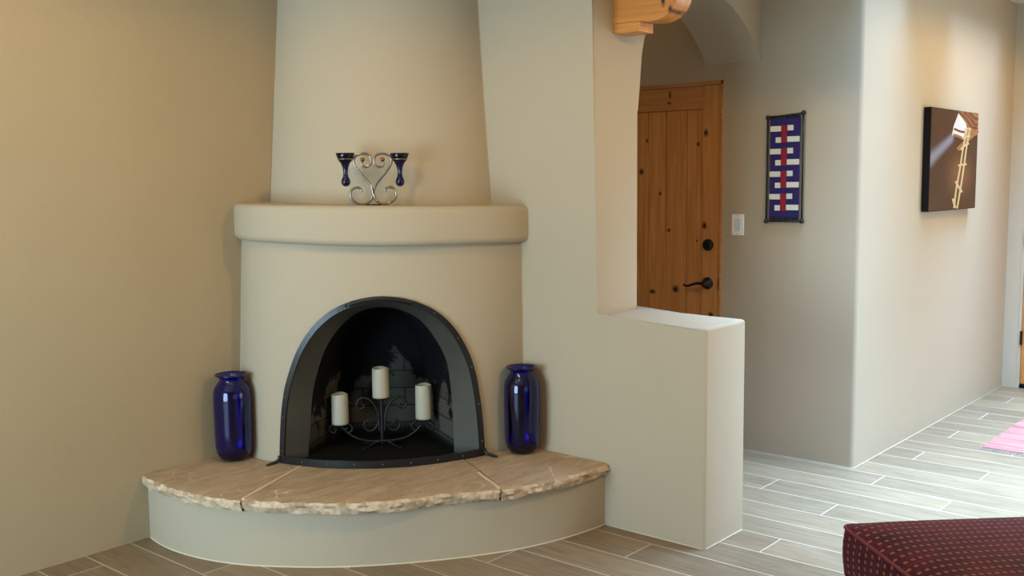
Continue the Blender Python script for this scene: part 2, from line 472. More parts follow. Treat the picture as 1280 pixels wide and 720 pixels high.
# pale caulk lines where plaster meets the floor
def caulk(name, pts, r=.0022, z=.001):
    bm = bmesh.new(); tube(bm, [(x, y, z) for x, y in pts], r, 6); return struct(link(name, bm, M['caulk'], smooth=True))
caulk('trim_1', [(WX, CY), (2.187, CY)])
caulk('trim_2', [(CX, 2.512), (CX, 2.03), (CX + .016, 2.013), (BW - .016, 2.013), (BW, 2.03), (BW, CY)])
caulk('trim_3', [(DW, D1A), (DW, HW + .022), (DW + .006, HW + .006), (DW + .022, HW), (EW, HW)])

# ------------------------------------------------------------------ kiva fireplace
def pol(r, th, z): return Vector((CX - r * math.cos(math.radians(th)), CY - r * math.sin(math.radians(th)), z))
FB = smooth_tab([(0, .868), (10, .918), (20, .938), (45, .945), (70, .952), (83, .957), (90, .962)])
FT = smooth_tab([(0, .833), (10, .885), (20, .912), (45, .928), (70, .943), (83, .95), (90, .957)])
def face_r(th, z):
    a = lerp_tab(FB, th); b = lerp_tab(FT, th); t = min(max((z - .6) / .65, 0), 1); return a + (b - a) * t

kiva = empty('kiva_fireplace', (CX - .9, CY - .9, 0), 'tan plastered corner fireplace with arched opening, mantel and curved stone hearth', 'fireplace')

# hearth base, plastered curved wall
HB = smooth_tab([(0, 1.347), (4.5, 1.370), (8.6, 1.387), (14, 1.401), (19, 1.408), (25, 1.408), (32, 1.396), (41, 1.386), (50, 1.377), (58, 1.379), (65, 1.388), (72, 1.40), (80, 1.408), (90, 1.417)])
bm = bmesh.new(); N = 72; ths = [90 * i / N for i in range(N + 1)]
rows = [[bm.verts.new(pol(lerp_tab(HB, t), t, z)) for t in ths] for z in (0, .05, .1, .15, .2, .25)]
grid_face(bm, rows)
ctr = bm.verts.new((CX, CY, .25))
for i in range(N): bm.faces.new((rows[-1][i], rows[-1][i + 1], ctr))
link('hearth_base', bm, M['plaster'], kiva, True)
bm = bmesh.new(); tube(bm, [pol(lerp_tab(HB, t), t, .001) for t in ths], .004, 6); link('caulk_line', bm, M['caulk'], kiva, True)

# flagstone hearth: three broken-edged slabs
SR = smooth_tab([(0, 1.372), (3, 1.383), (6, 1.397), (9, 1.405), (17, 1.436), (25, 1.445), (34, 1.44), (42, 1.444), (49, 1.437), (57, 1.402), (62, 1.415), (66.5, 1.434), (74, 1.443), (84, 1.436), (90, 1.436)])
def slab(t0, t1, q0, q1, zoff):
    """angles at the outer edge (t0,t1) and at the inner end (q0,q1)"""
    bm = bmesh.new(); n = int((t1 - t0) * 4); NR = 26
    def P(i, k):                                     # k: 0 = inner, NR = outer edge
        f = i / n; to = t0 + (t1 - t0) * f; ti = q0 + (q1 - q0) * f
        ro = lerp_tab(SR, to); w = k / NR; r = .60 + (ro - .60) * w
        th = ti + (to - ti) * w
        return r, th
    top = []
    def rag(th, s, a):
        return noise.noise(Vector((th * .35, s * 3.1, 1.7))) * a + noise.noise(Vector((th * 1.3, s * 5.0, 7.7))) * a * .7
    for k in range(NR + 1):
        row = []
        for i in range(n + 1):
            r, th = P(i, k)
            if k == NR: r += rag(th, .0, .010)
            p = pol(r, th, 0)
            z = .279 + zoff + .003 * noise.noise(p * 4) + .0015 * noise.noise(p * 15)
            p.z = z - (.004 + .003 * noise.noise(p * 30) if k == NR else 0)
            row.append(bm.verts.new(p))
        top.append(row)
    grid_face(bm, top)
    edge = [top[-1]]
    for j, (z, dr) in enumerate(((.266, .006), (.255, .004), (.243, .0), (.229, -.008))):
        row = []
        for i in range(n + 1):
            r, th = P(i, NR); r += dr + rag(th, j + 1, .011)
            row.append(bm.verts.new(pol(r, th, z + zoff + .004 * noise.noise(Vector((th * .5, j, 3))))))
        edge.append(row)
    grid_face(bm, edge)
    # sides and underside
    for s in (0, -1):
        col = [r[s] for r in top]; low = [bm.verts.new((v.co.x, v.co.y, .240 + zoff)) for v in col]
        for k in range(len(col) - 1): bm.faces.new((col[k], col[k + 1], low[k + 1], low[k]))
    bt = [bm.verts.new(pol(.60, P(i, 0)[1], .240 + zoff)) for i in range(n + 1)]
    grid_face(bm, [edge[-1], bt])
    bmesh.ops.remove_doubles(bm, verts=bm.verts, dist=1e-5)
    o = link('hearth_slab', bm, M['stone'], kiva); autosmooth(o, 28); return o
J1, J1i, J2, J2i = 25.4, 27.2, 66.5, 71.0
g_ = .18
slab(.15, J1 - g_, .15, J1i - 2 * g_, 0)
slab(J1 + g_, J2 - g_, J1i + 2 * g_, J2i - 2 * g_, 0.001)
slab(J2 + g_, 89.8, J2i + 2 * g_, 89.8, 0)
for to, ti in ((J1, J1i), (J2, J2i)):
    bm = bmesh.new(); rr = lerp_tab(SR, to) - .012
    A = [pol(.6, ti, 0), pol(rr, to, 0)]; d = (A[1] - A[0]).normalized(); nrm = Vector((-d.y, d.x, 0)) * .0065
    prof = []
    pts = [A[0] - nrm, A[1] - nrm, A[1] + nrm, A[0] + nrm]
    prism(bm, [(p.x, p.y) for p in pts], 2, .24, .2808); link('mortar_joint', bm, M['mortar'], kiva)

# arched opening: outline in (theta, z)
AZ0 = .281
ARC = [(19.3, .281), (19.5, .36), (20.2, .488), (21.0, .57), (22.3, .655), (25.3, .778), (29.6, .882), (35.0, .958), (41.0, 1.000), (48.0, 1.016), (55.0, 1.000), (61.5, .953), (66.6, .878), (70.6, .772), (73.0, .66), (74.6, .50), (75.3, .36), (75.5, .281)]
arcs = [(p.x, p.y) for p in catmull([(a, z, 0) for a, z in ARC], 8)]
def offset2d(pts, d):
    """shrink the outline by d metres (arc length units on the drum)"""
    k = math.radians(1) * .94; out = []
    for i, (a, z) in enumerate(pts):
        a0, z0 = pts[max(i - 1, 0)]; a1, z1 = pts[min(i + 1, len(pts) - 1)]
        tx, tz = (a1 - a0) * k, z1 - z0; L = math.hypot(tx, tz); nx, nz = tz / L, -tx / L
        out.append((a + d * nx / k, max(z + d * nz, AZ0 if i in (0, len(pts) - 1) else 0)))
    out[0] = (out[0][0], AZ0); out[-1] = (out[-1][0], AZ0)
    return out
inner = offset2d(arcs, .024)
hole = offset2d(arcs, .012)
# body wall with the opening: radial grid from the hole outline to the rectangle
ZT = 1.30
bm = bmesh.new(); n = len(hole); Lp = [(0, AZ0 - .04), (0, ZT), (90, ZT), (90, AZ0 - .04)]
def outer_pt(f):
    seg = [1.0, 1.6, 1.0]; T = sum(seg); s = f * T
    for i, L in enumerate(seg):
        if s <= L or i == 2:
            t = min(s / L, 1); a, b = Lp[i], Lp[i + 1]; return (a[0] + (b[0] - a[0]) * t, a[1] + (b[1] - a[1]) * t)
        s -= L
lens = [0]
for i in range(1, n): lens.append(lens[-1] + math.hypot((hole[i][0] - hole[i - 1][0]) * .0164, hole[i][1] - hole[i - 1][1]))
NS = 22; rows = []
for i in range(n):
    f = lens[i] / lens[-1]; O = outer_pt(f); H = hole[i]; row = []
    if i in (0, n - 1): H = (H[0], AZ0 - .04)
    for k in range(NS + 1):
        w = k / NS; th = H[0] + (O[0] - H[0]) * w; z = H[1] + (O[1] - H[1]) * w
        row.append(bm.verts.new(pol(face_r(th, z), th, z)))
    rows.append(row)
grid_face(bm, rows)
link('body', bm, M['plaster'], kiva, True)

# throat (splayed liner) and firebox
U = Vector((math.cos(math.radians(-45)), math.sin(math.radians(-45)), 0)); S = Vector((-.70711, -.70711, 0)); K0 = Vector((CX, CY, 0))
def pl(s, t, z): return K0 + S * s + U * t + Vector((0, 0, z))
TH = [(-.297, .283), (-.291, .36), (-.284, .41), (-.275, .52), (-.260, .613), (-.214, .755), (-.159, .844), (-.087, .913), (-.016, .944), (.047, .950), (.124, .938), (.212, .889), (.281, .798), (.326, .700), (.345, .561), (.351, .42), (.353, .36), (.354, .283)]
ths_ = [(p.x, p.y) for p in catmull([(a, z, 0) for a, z in TH], 8)]
bm = bmesh.new()
A = [pol(face_r(a, z) + .004, a, z) for a, z in inner]; B = [pl(.78, t, z) for t, z in ths_]
rows = [[bm.verts.new(a.lerp(b, k / 6)) for a, b in zip(A, B)] for k in range(7)]
grid_face(bm, rows); link('throat', bm, M['reveal'], kiva, True)
bm = bmesh.new()
def back(t, z): return pl(.40, .03 + (t - .03) * .58, .283 + (z - .283) * .92)
rows = [[bm.verts.new(b.lerp(back(t, z), k / 6)) for b, (t, z) in zip(B, ths_)] for k in range(7)]
grid_face(bm, rows); bm.faces.new(rows[-1]); link('firebox', bm, M['soot'], kiva, False)
# iron floor plate under the opening
bm = bmesh.new()
fl = [pol(lerp_tab(FB, t) + .030 * math.sin(PI * (t - 19.6) / 55.6) + .008, t, 0) for t in [19.6 + 55.6 * i / 24 for i in range(25)]]
poly = [(p.x, p.y) for p in fl] + [(pl(.40, .24, 0).x, pl(.40, .24, 0).y), (pl(.40, -.18, 0).x, pl(.40, -.18, 0).y)]
prism(bm, poly, 2, .276, .285); link('floor_plate', bm, M['dark'], kiva)

# iron arch frame: flat band, bowed bottom bar, splayed feet, rivets
def band(bm, O, I, d0, d1):
    rows = [[bm.verts.new(pol(face_r(a, z) + d, a, z)) for (a, z) in P] for P, d in ((O, d0), (O, d1), (I, d1), (I, d0 - .012))]
    rows.append(rows[0]); grid_face(bm, rows)
    for e in (0, -1): bm.faces.new([r[e] for r in rows[:4]])
bm = bmesh.new(); band(bm, arcs, inner, -.004, .013)
frame = link('arch_frame', bm, M['iron'], kiva); autosmooth(frame)
def bar_r(t): return lerp_tab(FB, t) + .014 + .034 * math.sin(PI * max(0, min(1, (t - 19.6) / 55.4)))
bm = bmesh.new(); rows = [[], [], [], []]
for i in range(41):
    t = 19.6 + 55.4 * i / 40; R = bar_r(t)
    for row, (r, z) in zip(rows, ((R, .2815), (R, .314), (R - .010, .314), (R - .010, .2815))): row.append(bm.verts.new(pol(r, t, z)))
rows.append(rows[0]); grid_face(bm, rows)
for e in (0, -1): bm.faces.new([r[e] for r in rows[:4]])
autosmooth(link('bottom_bar', bm, M['iron'], frame))
def sub(name, bm, mat, par, smooth=True): return link(name, bm, mat, par, smooth)
bm0 = None
riv = []
top_o = [(a, z) for a, z in arcs if 39.5 < a < 57.5 and z > .9]; top_i = [(a, z) for a, z in offset2d(arcs, .0215) if 39.8 < a < 57.2 and z > .9]
nn = min(len(top_o), len(top_i)); bm = bmesh.new()
rows = [[bm.verts.new(pol(face_r(a, z) + d + .0012 * noise.noise(Vector((a * 1.5, d * 300, 2))), a, z)) for a, z in P[:nn]] for P, d in ((top_o, .012), (top_o, .0175), (top_i, .0175), (top_i, .012))]
rows.append(rows[0]); grid_face(bm, rows)
for e in (0, -1): bm.faces.new([r[e] for r in rows[:4]])
link('strap', bm, M['iron'], frame, True)
for t in (39.0, 57.9):
    za = lerp_tab(sorted(offset2d(arcs, .011)[8:-8]), t); bm = bmesh.new(); ball(bm, pol(face_r(t, za) + .013, t, za), .006, 12); link('bolt', bm, M['iron'], frame, True)
mid = offset2d(arcs, .012)
for f in (.05, .12, .19, .26, .345, .43, .57, .655, .74, .81, .88, .95):
    a, z = mid[int(f * (len(mid) - 1))]; riv.append(pol(face_r(a, z) + .0135, a, z))
for t in (26.5, 33.5, 40.5, 47.5, 54.5, 61.5, 68.5): riv.append(pol(bar_r(t) + .0005, t, .298))
for p in riv:
    bm = bmesh.new(); ball(bm, p, .0034, 10); link('rivet', bm, M['rivet'], frame, True)
for t, dt in ((19.4, -1), (75.3, 1)):
    bm = bmesh.new()
    p0 = pol(face_r(t, .3) + .012, t, .312); p1 = pol(face_r(t, .3) + .020, t + dt * .3, .292); p2 = pol(face_r(t, .3) + .062, t + dt * 1.2, .2845)
    p3 = pol(face_r(t, .3) + .075, t + dt * 1.45, .2835)
    tube(bm, catmull([p0, p1, p2, p3], 5), lambda q: .0085 - .003 * q, 8); link('foot', bm, M['iron'], frame, True)

# mantel: rounded shelf that follows the drum
MR = smooth_tab([(0, .868), (8, .915), (18, .95), (45, .985), (70, .992), (90, .998)])
bm = bmesh.new(); N = 60; rows = []
for i in range(N + 1):
    th = 90 * i / N; R = lerp_tab(MR, th) + .003 * noise.noise(Vector((th * .07, 3, 1)))
    zt = 1.414 - .024 * th / 90; zb = 1.250 - .028 * th / 90 - .006 * math.exp(-((th - 45) / 18) ** 2); pr = [(.45, zt)]
    rt, rb = .030, .032
    for k in range(9):
        a = PI / 2 * k / 8; pr.append((R - rt + rt * math.sin(a), zt - rt + rt * math.cos(a)))
    for k in range(9):
        a = PI / 2 * k / 8; pr.append((R - rb + rb * math.cos(a), zb + rb - rb * math.sin(a)))
    pr.append((.80, zb - .002))
    rows.append([bm.verts.new(pol(r, th, z)) for r, z in pr])
grid_face(bm, rows); link('mantel', bm, M['plaster'], kiva, True)
# tapering chimney breast
bm = bmesh.new(); rows = []
for k in range(25):
    z = 1.36 + (CEIL - 1.36) * k / 24; row = []
    for i in range(49):
        th = 90 * i / 48; f = (z - 1.41) / .92
        rl = .667 - .078 * f; rr = .773 - .067 * f; t = th / 90
        row.append(bm.verts.new(pol(rl + (rr - rl) * t + .028 * math.sin(PI * t), th, z)))
    rows.append(row)
grid_face(bm, rows); link('chimney', bm, M['plaster'], kiva, True)
# thin caulk beads where the fireplace meets the walls
def bead(th, prof):
    bm = bmesh.new(); sgn = .0015
    tube(bm, [pol(r, th, z) + (Vector((0, -sgn, 0)) if th == 0 else Vector((-sgn, 0, 0))) for r, z in prof], .0018, 6); link('caulk_line', bm, M['bead_caulk'], kiva, True)
for th, (a, b, c, d) in ((0, (.868, .833, .667, .589)), (90, (.962, .957, .773, .706))):
    bead(th, [(a, .28), (a, .6), (b, 1.24)]); bead(th, [(c, 1.41), (d - (c - d) * .38, CEIL)])

# ------------------------------------------------------------------ blue glass vases
def vase(loc, s, sz, label):
    out = [(0, 0), (.040, 0), (.052, .003), (.066, .014), (.077, .034), (.082, .062), (.0835, .12), (.0845, .2), (.085, .268), (.083, .298), (.076, .320), (.064, .337), (.0555, .346), (.0535, .352), (.056, .359), (.064, .366), (.070, .3705), (.0715, .374), (.070, .377)]
    inn = [(.067, .3765), (.060, .371), (.0525, .362), (.0495, .352), (.052, .343), (.061, .333), (.072, .316), (.079, .296), (.081, .268), (.0805, .2), (.0795, .12), (.078, .064), (.073, .038), (.062, .020), (.045, .012), (0, .010)]
    e = empty('glass_vase', loc, label, 'vase', 'cobalt vases on the hearth')
    bm = bmesh.new()
    pr = [(r * s, z * sz) for r, z in out + inn]
    lathe(bm, pr, loc, 48)
    link('vase_body', bm, M['vase'], e, True)
    bm = bmesh.new()
    tube(bm, [(loc[0] + .0715 * s * math.cos(2 * PI * i / 40), loc[1] + .0715 * s * math.sin(2 * PI * i / 40), loc[2] + .3745 * sz) for i in range(40)], .0028, 8, True)
    link('lip', bm, M['cup'], e, True)
vase((2.552, 3.822, .2815), .98, 1.02, 'tall cobalt blue glass vase on the hearth against the left wall')
vase((3.438, 2.893, .2815), .96, 1.04, 'tall cobalt blue glass vase on the hearth beside the half wall')

# ------------------------------------------------------------------ scroll candle holder on the mantel
ang = math.radians(-(90 - 46.6))                # plane faces the camera, across the mantel
sc0 = pol(.86, 46.6, 1.4015)
hold = empty('candle_holder', sc0, 'silver wire double scroll holder with two blue glass cups on the mantel', 'candle holder', rz=0)
UX = Vector((math.sin(math.radians(46.6)), -math.cos(math.radians(46.6)), 0))
UY = Vector((math.cos(math.radians(46.6)), math.sin(math.radians(46.6)), 0))
PX = .000478
def H(px, py, d=0): return sc0 + UX * ((px - 501) * PX) + Vector((0, 0, (604 - py) * PX)) + UY * d
S1 = [(405, 222), (410, 250), (440, 263), (476, 243), (488, 205), (475, 165), (440, 146), (400, 145), (360, 160), (335, 195), (340, 240), (370, 290), (420, 350), (470, 410), (492, 460), (496, 500), (484, 550), (450, 583), (405, 594), (350, 583), (308, 545), (297, 505), (310, 465), (340, 445), (375, 446), (393, 463), (395, 487)]
for mir in (0, 1):
    f = (lambda x: 1002 - x) if mir else (lambda x: x)
    bm = bmesh.new(); tube(bm, catmull([H(f(x), y) for x, y in S1], 6), .0054, 10); sw = link('scroll', bm, M['silver'], hold, True)
    bm = bmesh.new(); ball(bm, H(f(412), 197), .0098, 16); link('bead', bm, M['bead'], sw, True)
    cx = f(260); dz = 4 if mir else 0
    cpos = H(cx, 435 + dz)
    q = PX
    prof = [(0, 0), (20 * q, 4 * q), (35 * q, 18 * q), (42 * q, 42 * q), (36 * q, 66 * q), (25 * q, 86 * q), (21 * q, 110 * q), (22 * q, 140 * q), (27 * q, 172 * q), (40 * q, 205 * q), (58 * q, 228 * q), (66 * q, 243 * q), (74 * q, 262 * q), (86 * q, 297 * q), (82 * q, 299 * q), (70 * q, 262 * q), (60 * q, 243 * q), (40 * q, 222 * q), (15 * q, 205 * q), (0, 200 * q)]
    bm = bmesh.new(); lathe(bm, prof, cpos, 32); link('glass_cup', bm, M['cup'], hold, True)
    bm = bmesh.new(); rr = 69 * q
    tube(bm, [cpos + Vector((rr * math.cos(2 * PI * i / 32), rr * math.sin(2 * PI * i / 32), 244 * q)) for i in range(32)], .0022, 8, True)
    tube(bm, [cpos + UX * ((1 if not mir else -1) * rr) + Vector((0, 0, 244 * q)), H(f(338), 200)], .0022, 8)
    link('cup_ring', bm, M['silver'], hold, True)
bm = bmesh.new()
for d in (-.022, .022): tube(bm, [H(440, 600, d), H(562, 600, d)], .0022, 8)
for x in (440, 501, 562): tube(bm, [H(x, 600, -.022), H(x, 600, .022)], .0022, 8)
link('base', bm, M['iron'], hold, True)
bm = bmesh.new(); tube(bm, [H(501, 500), H(501, 455)], .006, 10); link('collar', bm, M['iron'], hold, True)

# ------------------------------------------------------------------ candelabra and candles inside the firebox
c0 = pol(.64, 47.3, .2855)
VX = Vector((math.sin(math.radians(46.9)), -math.cos(math.radians(46.9)), 0)); VY = Vector((math.cos(math.radians(46.9)), math.sin(math.radians(46.9)), 0))
cand = empty('candelabra', c0, 'black scrolled iron candelabra with three plates inside the fireplace', 'candelabra')
PS = 4.82 / 1271 * 1.0
def V3(px, py, d=0): return c0 + VX * ((px - 477) * PS) + Vector((0, 0, (563 - py) * PS)) + VY * d
def wire(name, ptslist, r=.006, par=cand):
    bm = bmesh.new()
    for p in ptslist: tube(bm, catmull(p, 6), r, 8)
    return link(name, bm, M['ironwire'], par, True)
wire('post', [[V3(477, 561), V3(477, 540), V3(477, 520), V3(477, 505)]], .008)
for s in (-1, 1):
    m = lambda x: 477 + s * (x - 477)
    wire('upper_scroll', [[V3(m(480), 545), V3(m(481), 528), V3(m(485), 513), V3(m(493), 504), V3(m(502), 503), V3(m(507), 510), V3(m(504), 516), V3(m(498), 514), V3(m(499), 510)]])
    wire('inner_scroll', [[V3(m(480), 522), V3(m(482), 535), V3(m(488), 543), V3(m(496), 542), V3(m(499), 535), V3(m(494), 531), V3(m(490), 535)]], .005)
    wire('arm', [[V3(m(477), 556), V3(m(490), 556), V3(m(505), 553), V3(m(517), 546), V3(m(526), 537)]])
    wire('cup_scroll', [[V3(m(526), 534), V3(m(518), 534), V3(m(513), 538), V3(m(514), 543), V3(m(519), 544), V3(m(521), 540), V3(m(518), 539)],
                        [V3(m(527), 534), V3(m(535), 534), V3(m(540), 538), V3(m(539), 543), V3(m(534), 544), V3(m(532), 540), V3(m(535), 539)]], .005)
    wire('foot', [[V3(m(477), 556), V3(m(484), 557, 0), V3(m(493), 561, -.03), V3(m(500), 562, -.06)], [V3(m(477), 556), V3(m(484), 557, 0), V3(m(493), 561, .03), V3(m(500), 562, .06)]])
def plate(px, py):
    bm = bmesh.new(); p = V3(px, py); lathe(bm, [(0, 0), (.030, 0), (.040, .004), (.041, .007), (.036, .005), (0, .004)], p, 28); link('candle_plate', bm, M['ironwire'], cand, True); return p
CL = []
for px, py, h, lab in ((427, 534, 37, 'short ivory pillar candle on the left plate of the candelabra'), (476.5, 503, 36.5, 'ivory pillar candle on the raised middle plate of the candelabra'), (528, 531, 42, 'tallest ivory pillar candle, on the right plate of the candelabra')):
    p = plate(px, py + 1); p = p + Vector((0, 0, .0055))
    h *= PS; r = .0385
    e = empty('pillar_candle', p, lab, 'candle', 'candles in the fireplace')
    bm = bmesh.new(); n = 36
    lathe(bm, [(0, 0), (r, 0), (r * 1.005, .01), (r, h * .5), (r * .985, h - .008), (r * .97, h - .002), (r * .94, h), (r * .88, h - .003), (r * .8, h - .012), (r * .5, h - .017), (0, h - .018)], p, n)
    ph = px
    for v in bm.verts:
        if v.co.z > p.z + h - .02:
            a = math.atan2(v.co.y - p.y, v.co.x - p.x); rr_ = math.hypot(v.co.x - p.x, v.co.y - p.y) / r; v.co.z += rr_ * (.0022 * math.sin(2 * a + ph) + .0012 * math.sin(3 * a))
    link('wax', bm, M['wax'], e, True)
    bm = bmesh.new(); tube(bm, [p + Vector((0, 0, h - .02)), p + Vector((.001, 0, h - .008))], .0015, 6); link('wick', bm, M['wick'], e, True)

# ------------------------------------------------------------------ entry door (knotty wood) in its jamb
d1 = struct(empty('door_1', (DW, 3.25, 0), 'knotty brown wooden entry door with black lever handle beyond the half wall', 'door'))
X0 = DW + .004
bm = bmesh.new()
for lo, hi in (((X0 - .006, D1A, 0), (DW + .10, 2.798, D1T)), ((X0 - .006, 3.709, 0), (DW + .10, D1B, D1T)), ((X0 - .006, D1A, 2.016), (DW + .10, D1B, D1T))): box(bm, lo, hi, .002)
link('door_jamb', bm, M['door_rail'], d1)
LA, LB, LT = 2.801, 3.706, 2.013
def leaf_piece(name, lo, hi, mat, bev=.003):
    bm = bmesh.new(); box(bm, lo, hi, bev); return link(name, bm, mat, d1)
leaf_piece('stile', (X0, LA, .01), (X0 + .04, 2.914, LT), M['door']); leaf_piece('stile', (X0, LB - .113, .01), (X0 + .04, LB, LT), M['door'])
leaf_piece('top_rail', (X0, 2.9145, 1.888), (X0 + .04, LB - .1135, LT), M['door_rail']); leaf_piece('bottom_rail', (X0, 2.9145, .01), (X0 + .04, LB - .1135, .22), M['door_rail'])
bm = bmesh.new()
for a, b in ((2.9145, 3.016), (3.0195, 3.154), (3.1575, 3.276), (3.2795, 3.40), (3.4035, 3.50), (3.5035, 3.592)): box(bm, (X0 + .008, a, .2205), (X0 + .034, b, 1.8875), .004)
link('plank_panel', bm, M['door'], d1)
def disc_x(bm, x, y, z, prof, n=28):
    """lathe about an axis pointing to -X"""
    b2 = bmesh.new(); lathe(b2, prof, (0, 0, 0), n); Mx = Matrix.Translation((x, y, z)) @ Matrix.Rotation(-PI / 2, 4, 'Y')
    bmesh.ops.transform(b2, matrix=Mx, verts=b2.verts); me = bpy.data.meshes.new('t'); b2.to_mesh(me); b2.free(); bm.from_mesh(me); bpy.data.meshes.remove(me)
bm = bmesh.new(); disc_x(bm, X0, 2.871, .915, [(0, 0), (.034, 0), (.034, .006), (.028, .012), (.014, .018), (.012, .05), (0, .05)])
hd = link('door_handle', bm, M['bronze'], d1, True)
bm = bmesh.new(); tube(bm, catmull([(X0 - .045, 2.868, .915), (X0 - .05, 2.890, .917), (X0 - .05, 2.915, .916), (X0 - .048, 2.945, .906), (X0 - .047, 2.972, .898), (X0 - .047, 2.99, .900), (X0 - .047, 3.000, .905)], 6), lambda q: .0095 - .004 * q, 10); link('lever', bm, M['bronze'], hd, True)
bm = bmesh.new(); disc_x(bm, X0, 2.869, 1.131, [(0, 0), (.033, 0), (.033, .008), (.028, .016), (.018, .019), (0, .019)]); db = link('deadbolt', bm, M['bronze'], d1, True)
bm = bmesh.new(); box(bm, (X0 - .036, 2.864, 1.114), (X0 - .017, 2.874, 1.148), .003); link('thumb_turn', bm, M['bronze'], db)
bm = bmesh.new(); box(bm, (X0 - .009, 2.7975, .885), (X0 + .01, 2.8005, .945)); link('strike_plate', bm, M['bronze'], d1)

# ------------------------------------------------------------------ woven wall hanging in an iron frame
wh = empty('wall_hanging', (DW, 2.41, 1.27), 'narrow indigo, white and red woven hanging in black iron rods on entry wall', 'wall hanging')
XH = DW - .018
bm = bmesh.new()
cor = [(2.508, 1.818), (2.309, 1.834), (2.308, 1.274), (2.509, 1.271)]
for a, b in ((0, 3), (1, 2)): tube(bm, [(XH, *cor[a]), (XH, *cor[b])], .0048, 10)
for a, b in ((0, 1), (3, 2)): tube(bm, [(XH, *cor[a]), (XH, *cor[b])], .0042, 10)
fr = link('rod_frame', bm, M['iron'], wh, True)
for y, z in cor:
    bm = bmesh.new(); ball(bm, (XH, y, z), .0125, 16); link('finial', bm, M['iron'], fr, True)
def tz(py): return 1.812 - (py - 95) * (1.812 - 1.292) / (625 - 95)
def ty(px): return 2.492 - (px - 110) * (2.492 - 2.325) / (279 - 110)
bm = bmesh.new(); XT = XH
box(bm, (XT - .002, ty(279), tz(625)), (XT + .002, ty(110), tz(95)), mi=0)
def patch(x0, x1, y0, y1, mi): box(bm, (XT - .0042, ty(x1), tz(y1)), (XT - .0015, ty(x0), tz(y0)), .0006, 1, mi)
for k in range(4):
    o = k * 121
    patch(110, 173, 135 + o, 165 + o, 1); patch(209, 243, 132 + o, 162 + o, 1); patch(142, 174, 195 + o, 225 + o, 1); patch(208, 279, 192 + o, 222 + o, 1)
    patch(175.5, 206.5, 133 + o, 226 + o, 2)
link('textile', bm, None, wh, mats=[M['blue_wool'], M['white_wool'], M['red_wool']])
for zz, z1 in ((1.826, 1.806), (1.297, 1.268)):
    bm = bmesh.new(); random.seed(3)
    for i in range(34):
        y = 2.325 + .167 * (i + .5) / 34; tube(bm, [(XT + random.uniform(-.002, .001), y, zz), (XT + random.uniform(-.003, .003), y + random.uniform(-.002, .002), z1)], .0024, 5)
    struct(link('fringe', bm, M['black_wool'], wh), 'stuff')

# ------------------------------------------------------------------ light switch
ls = empty('light_switch', (DW, 2.683, 1.248), 'white rocker light switch between the door and the wall hanging', 'light switch')
bm = bmesh.new(); box(bm, (DW - .006, 2.6475, 1.190), (DW + .001, 2.7205, 1.306), .003, 3); link('switch_plate', bm, M['white'], ls)
bm = bmesh.new(); A, B = prism(bm, [(DW - .010, 1.214), (DW - .007, 1.282), (DW - .003, 1.283), (DW - .003, 1.213)], 1, 2.667, 2.701); link('rocker', bm, M['rocker'], ls)
for z in (1.199, 1.297):
    bm = bmesh.new(); disc_x(bm, DW - .006, 2.684, z, [(0, 0), (.003, 0), (.0028, .001), (0, .0013)], 12); link('screw', bm, M['rivet'], ls, True)

# ------------------------------------------------------------------ canvas print in the hall
PA, PB, P0, P1 = 5.930, 6.800, 1.300, 1.890; YF, YB = HW - .043, HW - .004
pc = empty('canvas_picture', (6.36, HW, 1.30), 'brown canvas print of a pale ladder rising to a bright roof hatch', 'picture')
bm = bmesh.new(); box(bm, (PA, YF, P0), (PB, YB, P1), .003); link('stretcher', bm, M['black'], pc)
def cv(u, v, lift=0): return Vector((PA + .004 + (PB - PA - .008) * u, YF - .0008 - lift, P0 + .004 + (P1 - P0 - .008) * v))
bm = bmesh.new(); uvl = bm.loops.layers.uv.new('UVMap')
vs = {}
n = 8
for i in range(n + 1):
    for j in range(n + 1): vs[i, j] = bm.verts.new(cv(i / n, j / n))
for i in range(n):
    for j in range(n):
        f = bm.faces.new((vs[i, j], vs[i + 1, j], vs[i + 1, j + 1], vs[i, j + 1]))
        for lp, (a, b) in zip(f.loops, ((i, j), (i + 1, j), (i + 1, j + 1), (i, j + 1))): lp[uvl].uv = (a / n, b / n)
cvs = link('canvas', bm, M['canvas'], pc)
# printed picture content, as thin ink layers on the canvas
def zc(px, py):
    """zoom crop pixel -> canvas u,v"""
    u = (px - 150) / (422 - 150); top = 60 + u * 38; bot = 652 - u * 24
    return u, 1 - (py - top) / (bot - top)
def ink(bm, pts, lift, mi):
    v = [bm.verts.new(cv(*zc(*p), lift)) for p in pts]; f = bm.faces.new(v); f.material_index = mi
def strip(bm, pts, w, lift, mi):
    P = catmull([(x, y, 0) for x, y in pts], 5)
    L, R = [], []
    for i, p in enumerate(P):
        t = (P[min(i + 1, len(P) - 1)] - P[max(i - 1, 0)]).normalized(); nn = Vector((-t.y, t.x, 0)) * w
        L.append(p + nn); R.append(p - nn)
    for i in range(len(P) - 1): ink(bm, [L[i], L[i + 1], R[i + 1], R[i]], lift, mi) if False else ink(bm, [tuple(q)[:2] for q in (L[i], L[i + 1], R[i + 1], R[i])], lift, mi)
bm = bmesh.new()
ink(bm, [(300, 80), (421, 98), (421, 215), (345, 245), (262, 215)], .0004, 1)
ink(bm, [(298, 92), (345, 150), (352, 185), (330, 235), (264, 218), (272, 165)], .0008, 0)
for a in ([(300, 84), (345, 120), (380, 165), (421, 185)], [(330, 88), (365, 112), (395, 150), (421, 160)], [(362, 92), (392, 118), (421, 130)]): strip(bm, a, 8, .0012, 2)
for a in ([(312, 85), (352, 122), (388, 170)], [(346, 92), (380, 120), (410, 155)]): strip(bm, a, 2.5, .0013, 1)
strip(bm, [(275, 180), (310, 195), (340, 200)], 6, .0012, 2)
